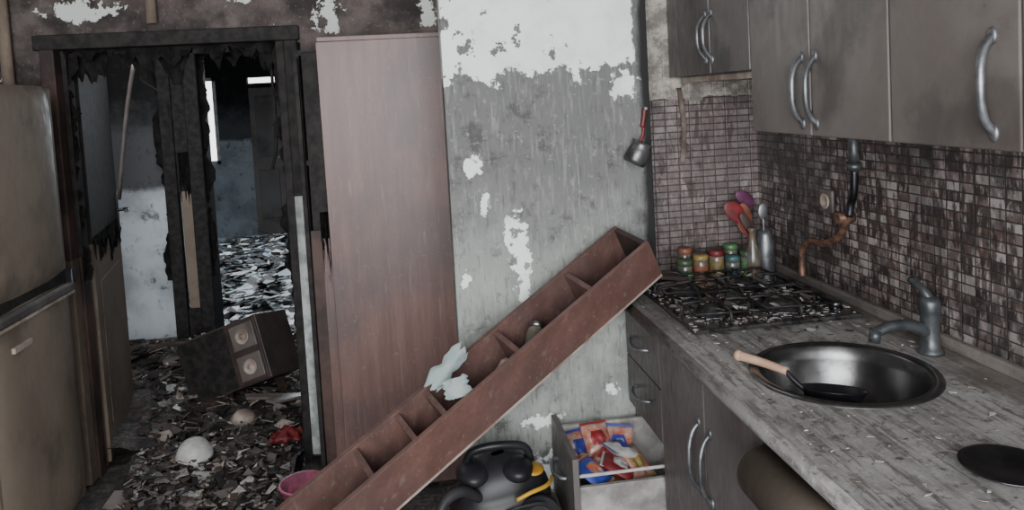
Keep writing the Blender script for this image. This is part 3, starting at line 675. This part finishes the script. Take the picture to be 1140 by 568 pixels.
# overturned loudspeaker
Mo = Matrix.Translation((-.94, 4.15, .225)) @ Matrix.Rotation(math.radians(-18), 4, 'Z') @ Matrix.Rotation(math.radians(-20), 4, 'Y') @ Matrix.Rotation(math.radians(-12), 4, 'X') @ Matrix.Scale(.92, 4)
sp = B('overturned_loudspeaker')
sp.box((-.27, .26, -.16, .16, -.18, .18), 'brown_dk', .006, Mo)
sp.box((-.26, .05, -.166, -.16, -.17, .17), 'char', .003, Mo)
sp.box((.06, .25, -.168, -.16, -.17, .17), 'brown_dk', .003, Mo)
for z in (.085, -.085):
    sp.box((.085, .235, -.176, -.166, z - .068, z + .068), 'cab', .004, Mo)
    sp.lathe([(.042, 0), (.040, .008), (.034, .004), (.02, -.006), (.018, .004), (0, .008)], 'edge', Mo @ Matrix.Translation((.16, -.177, z)) @ Matrix.Rotation(math.pi / 2, 4, 'X'), 32)
sp.done()
B('hanging_cable').tube([(-1.92, 5.0, CE), (-1.90, 5.0, 1.8), (-1.96, 4.98, 1.4), (-2.02, 4.96, 1.0)], .012, 'cord', 8).done()
B('hanging_cable').tube([(-1.12, 3.58, CE), (-1.12, 3.58, 1.86), (-1.15, 3.58, 1.70), (-1.05, 3.58, 1.60), (-1.03, 3.58, 1.40)], .005, 'char', 6).done()
B('hanging_cable').tube([(-.6, 3.58, CE), (-.58, 3.58, 1.5), (-.61, 3.58, 1.25)], .008, 'char', 6).done()
B('hanging_pole').tube([(-1.50, 4.6, 1.82), (-1.56, 4.6, 1.55), (-1.64, 4.6, 1.06)], .012, 'cab', 8).tube([(-1.50, 4.6, 1.82), (-1.50, 4.6, CE)], .004, 'char', 6, 1).done()
B('pink_wash_basin').lathe([(0, 0), (.06, 0), (.065, .005), (.085, .085), (.093, .09), (.091, .095), (.082, .093), (.06, .012), (0, .01)], 'pink', Matrix.Translation((-.455, 2.84, .045)), 36).lathe([(.05, -.045), (.055, 0)], 'pink', Matrix.Translation((-.455, 2.84, .045)), 24).done()
rc = B('red_cloth')
rc.grid(lambda a_, b_: Vector((-.66 + .13 * a_, 3.30 + .12 * b_, .10 + .035 * math.sin(a_ * 3.1) * math.sin(b_ * 3.1) + .03 * mnoise.noise(Vector((a_ * 5, b_ * 5, 2))))), 20, 20, 'red', True, .003); rc.done()

# ---------------------------------------------------------------- lights
def area(name, loc, rot, sx, sy, e, col=(1, 1, 1)):
    l = bpy.data.lights.new(name, 'AREA'); l.shape = 'RECTANGLE'; l.size = sx; l.size_y = sy; l.energy = e; l.color = col
    o = bpy.data.objects.new(name, l); o.location = loc; o.rotation_euler = rot; bpy.context.scene.collection.objects.link(o)
area('balcony_daylight', (-.5, -1.3, 1.7), (math.radians(84), 0, math.radians(-4)), 2.4, 1.5, 135, (.97, .98, 1))
area('hall_fill', (-1.3, 4.4, 2.4), (0, 0, 0), 1.2, 1.0, 17, (.93, .96, 1))  # added fill that brightens the closed hall
area('far_window_daylight', (-1.6, 9.3, 1.9), (math.radians(-75), 0, 0), 2.0, 1.2, 120, (.85, .93, 1))
wd = bpy.data.worlds.new('World'); bpy.context.scene.world = wd; wd.use_nodes = True
bg = wd.node_tree.nodes['Background']; bg.inputs[0].default_value = (.95, .97, 1, 1); bg.inputs[1].default_value = 3.3

# ---------------------------------------------------------------- camera
cam = bpy.data.cameras.new('Camera'); co = bpy.data.objects.new('Camera', cam); bpy.context.scene.collection.objects.link(co)
cam.sensor_width = 36; cam.lens = 850 / 1140 * 36; cam.shift_y = -124 / 1140; cam.clip_start = .02
co.matrix_world = Matrix.Translation((0, 0, 1.52)) @ Matrix.Rotation(math.radians(-7.87), 4, 'Z') @ Matrix.Rotation(math.radians(90 - 3.5), 4, 'X') @ Matrix.Rotation(math.radians(-3.15), 4, 'Z')
bpy.context.scene.camera = co
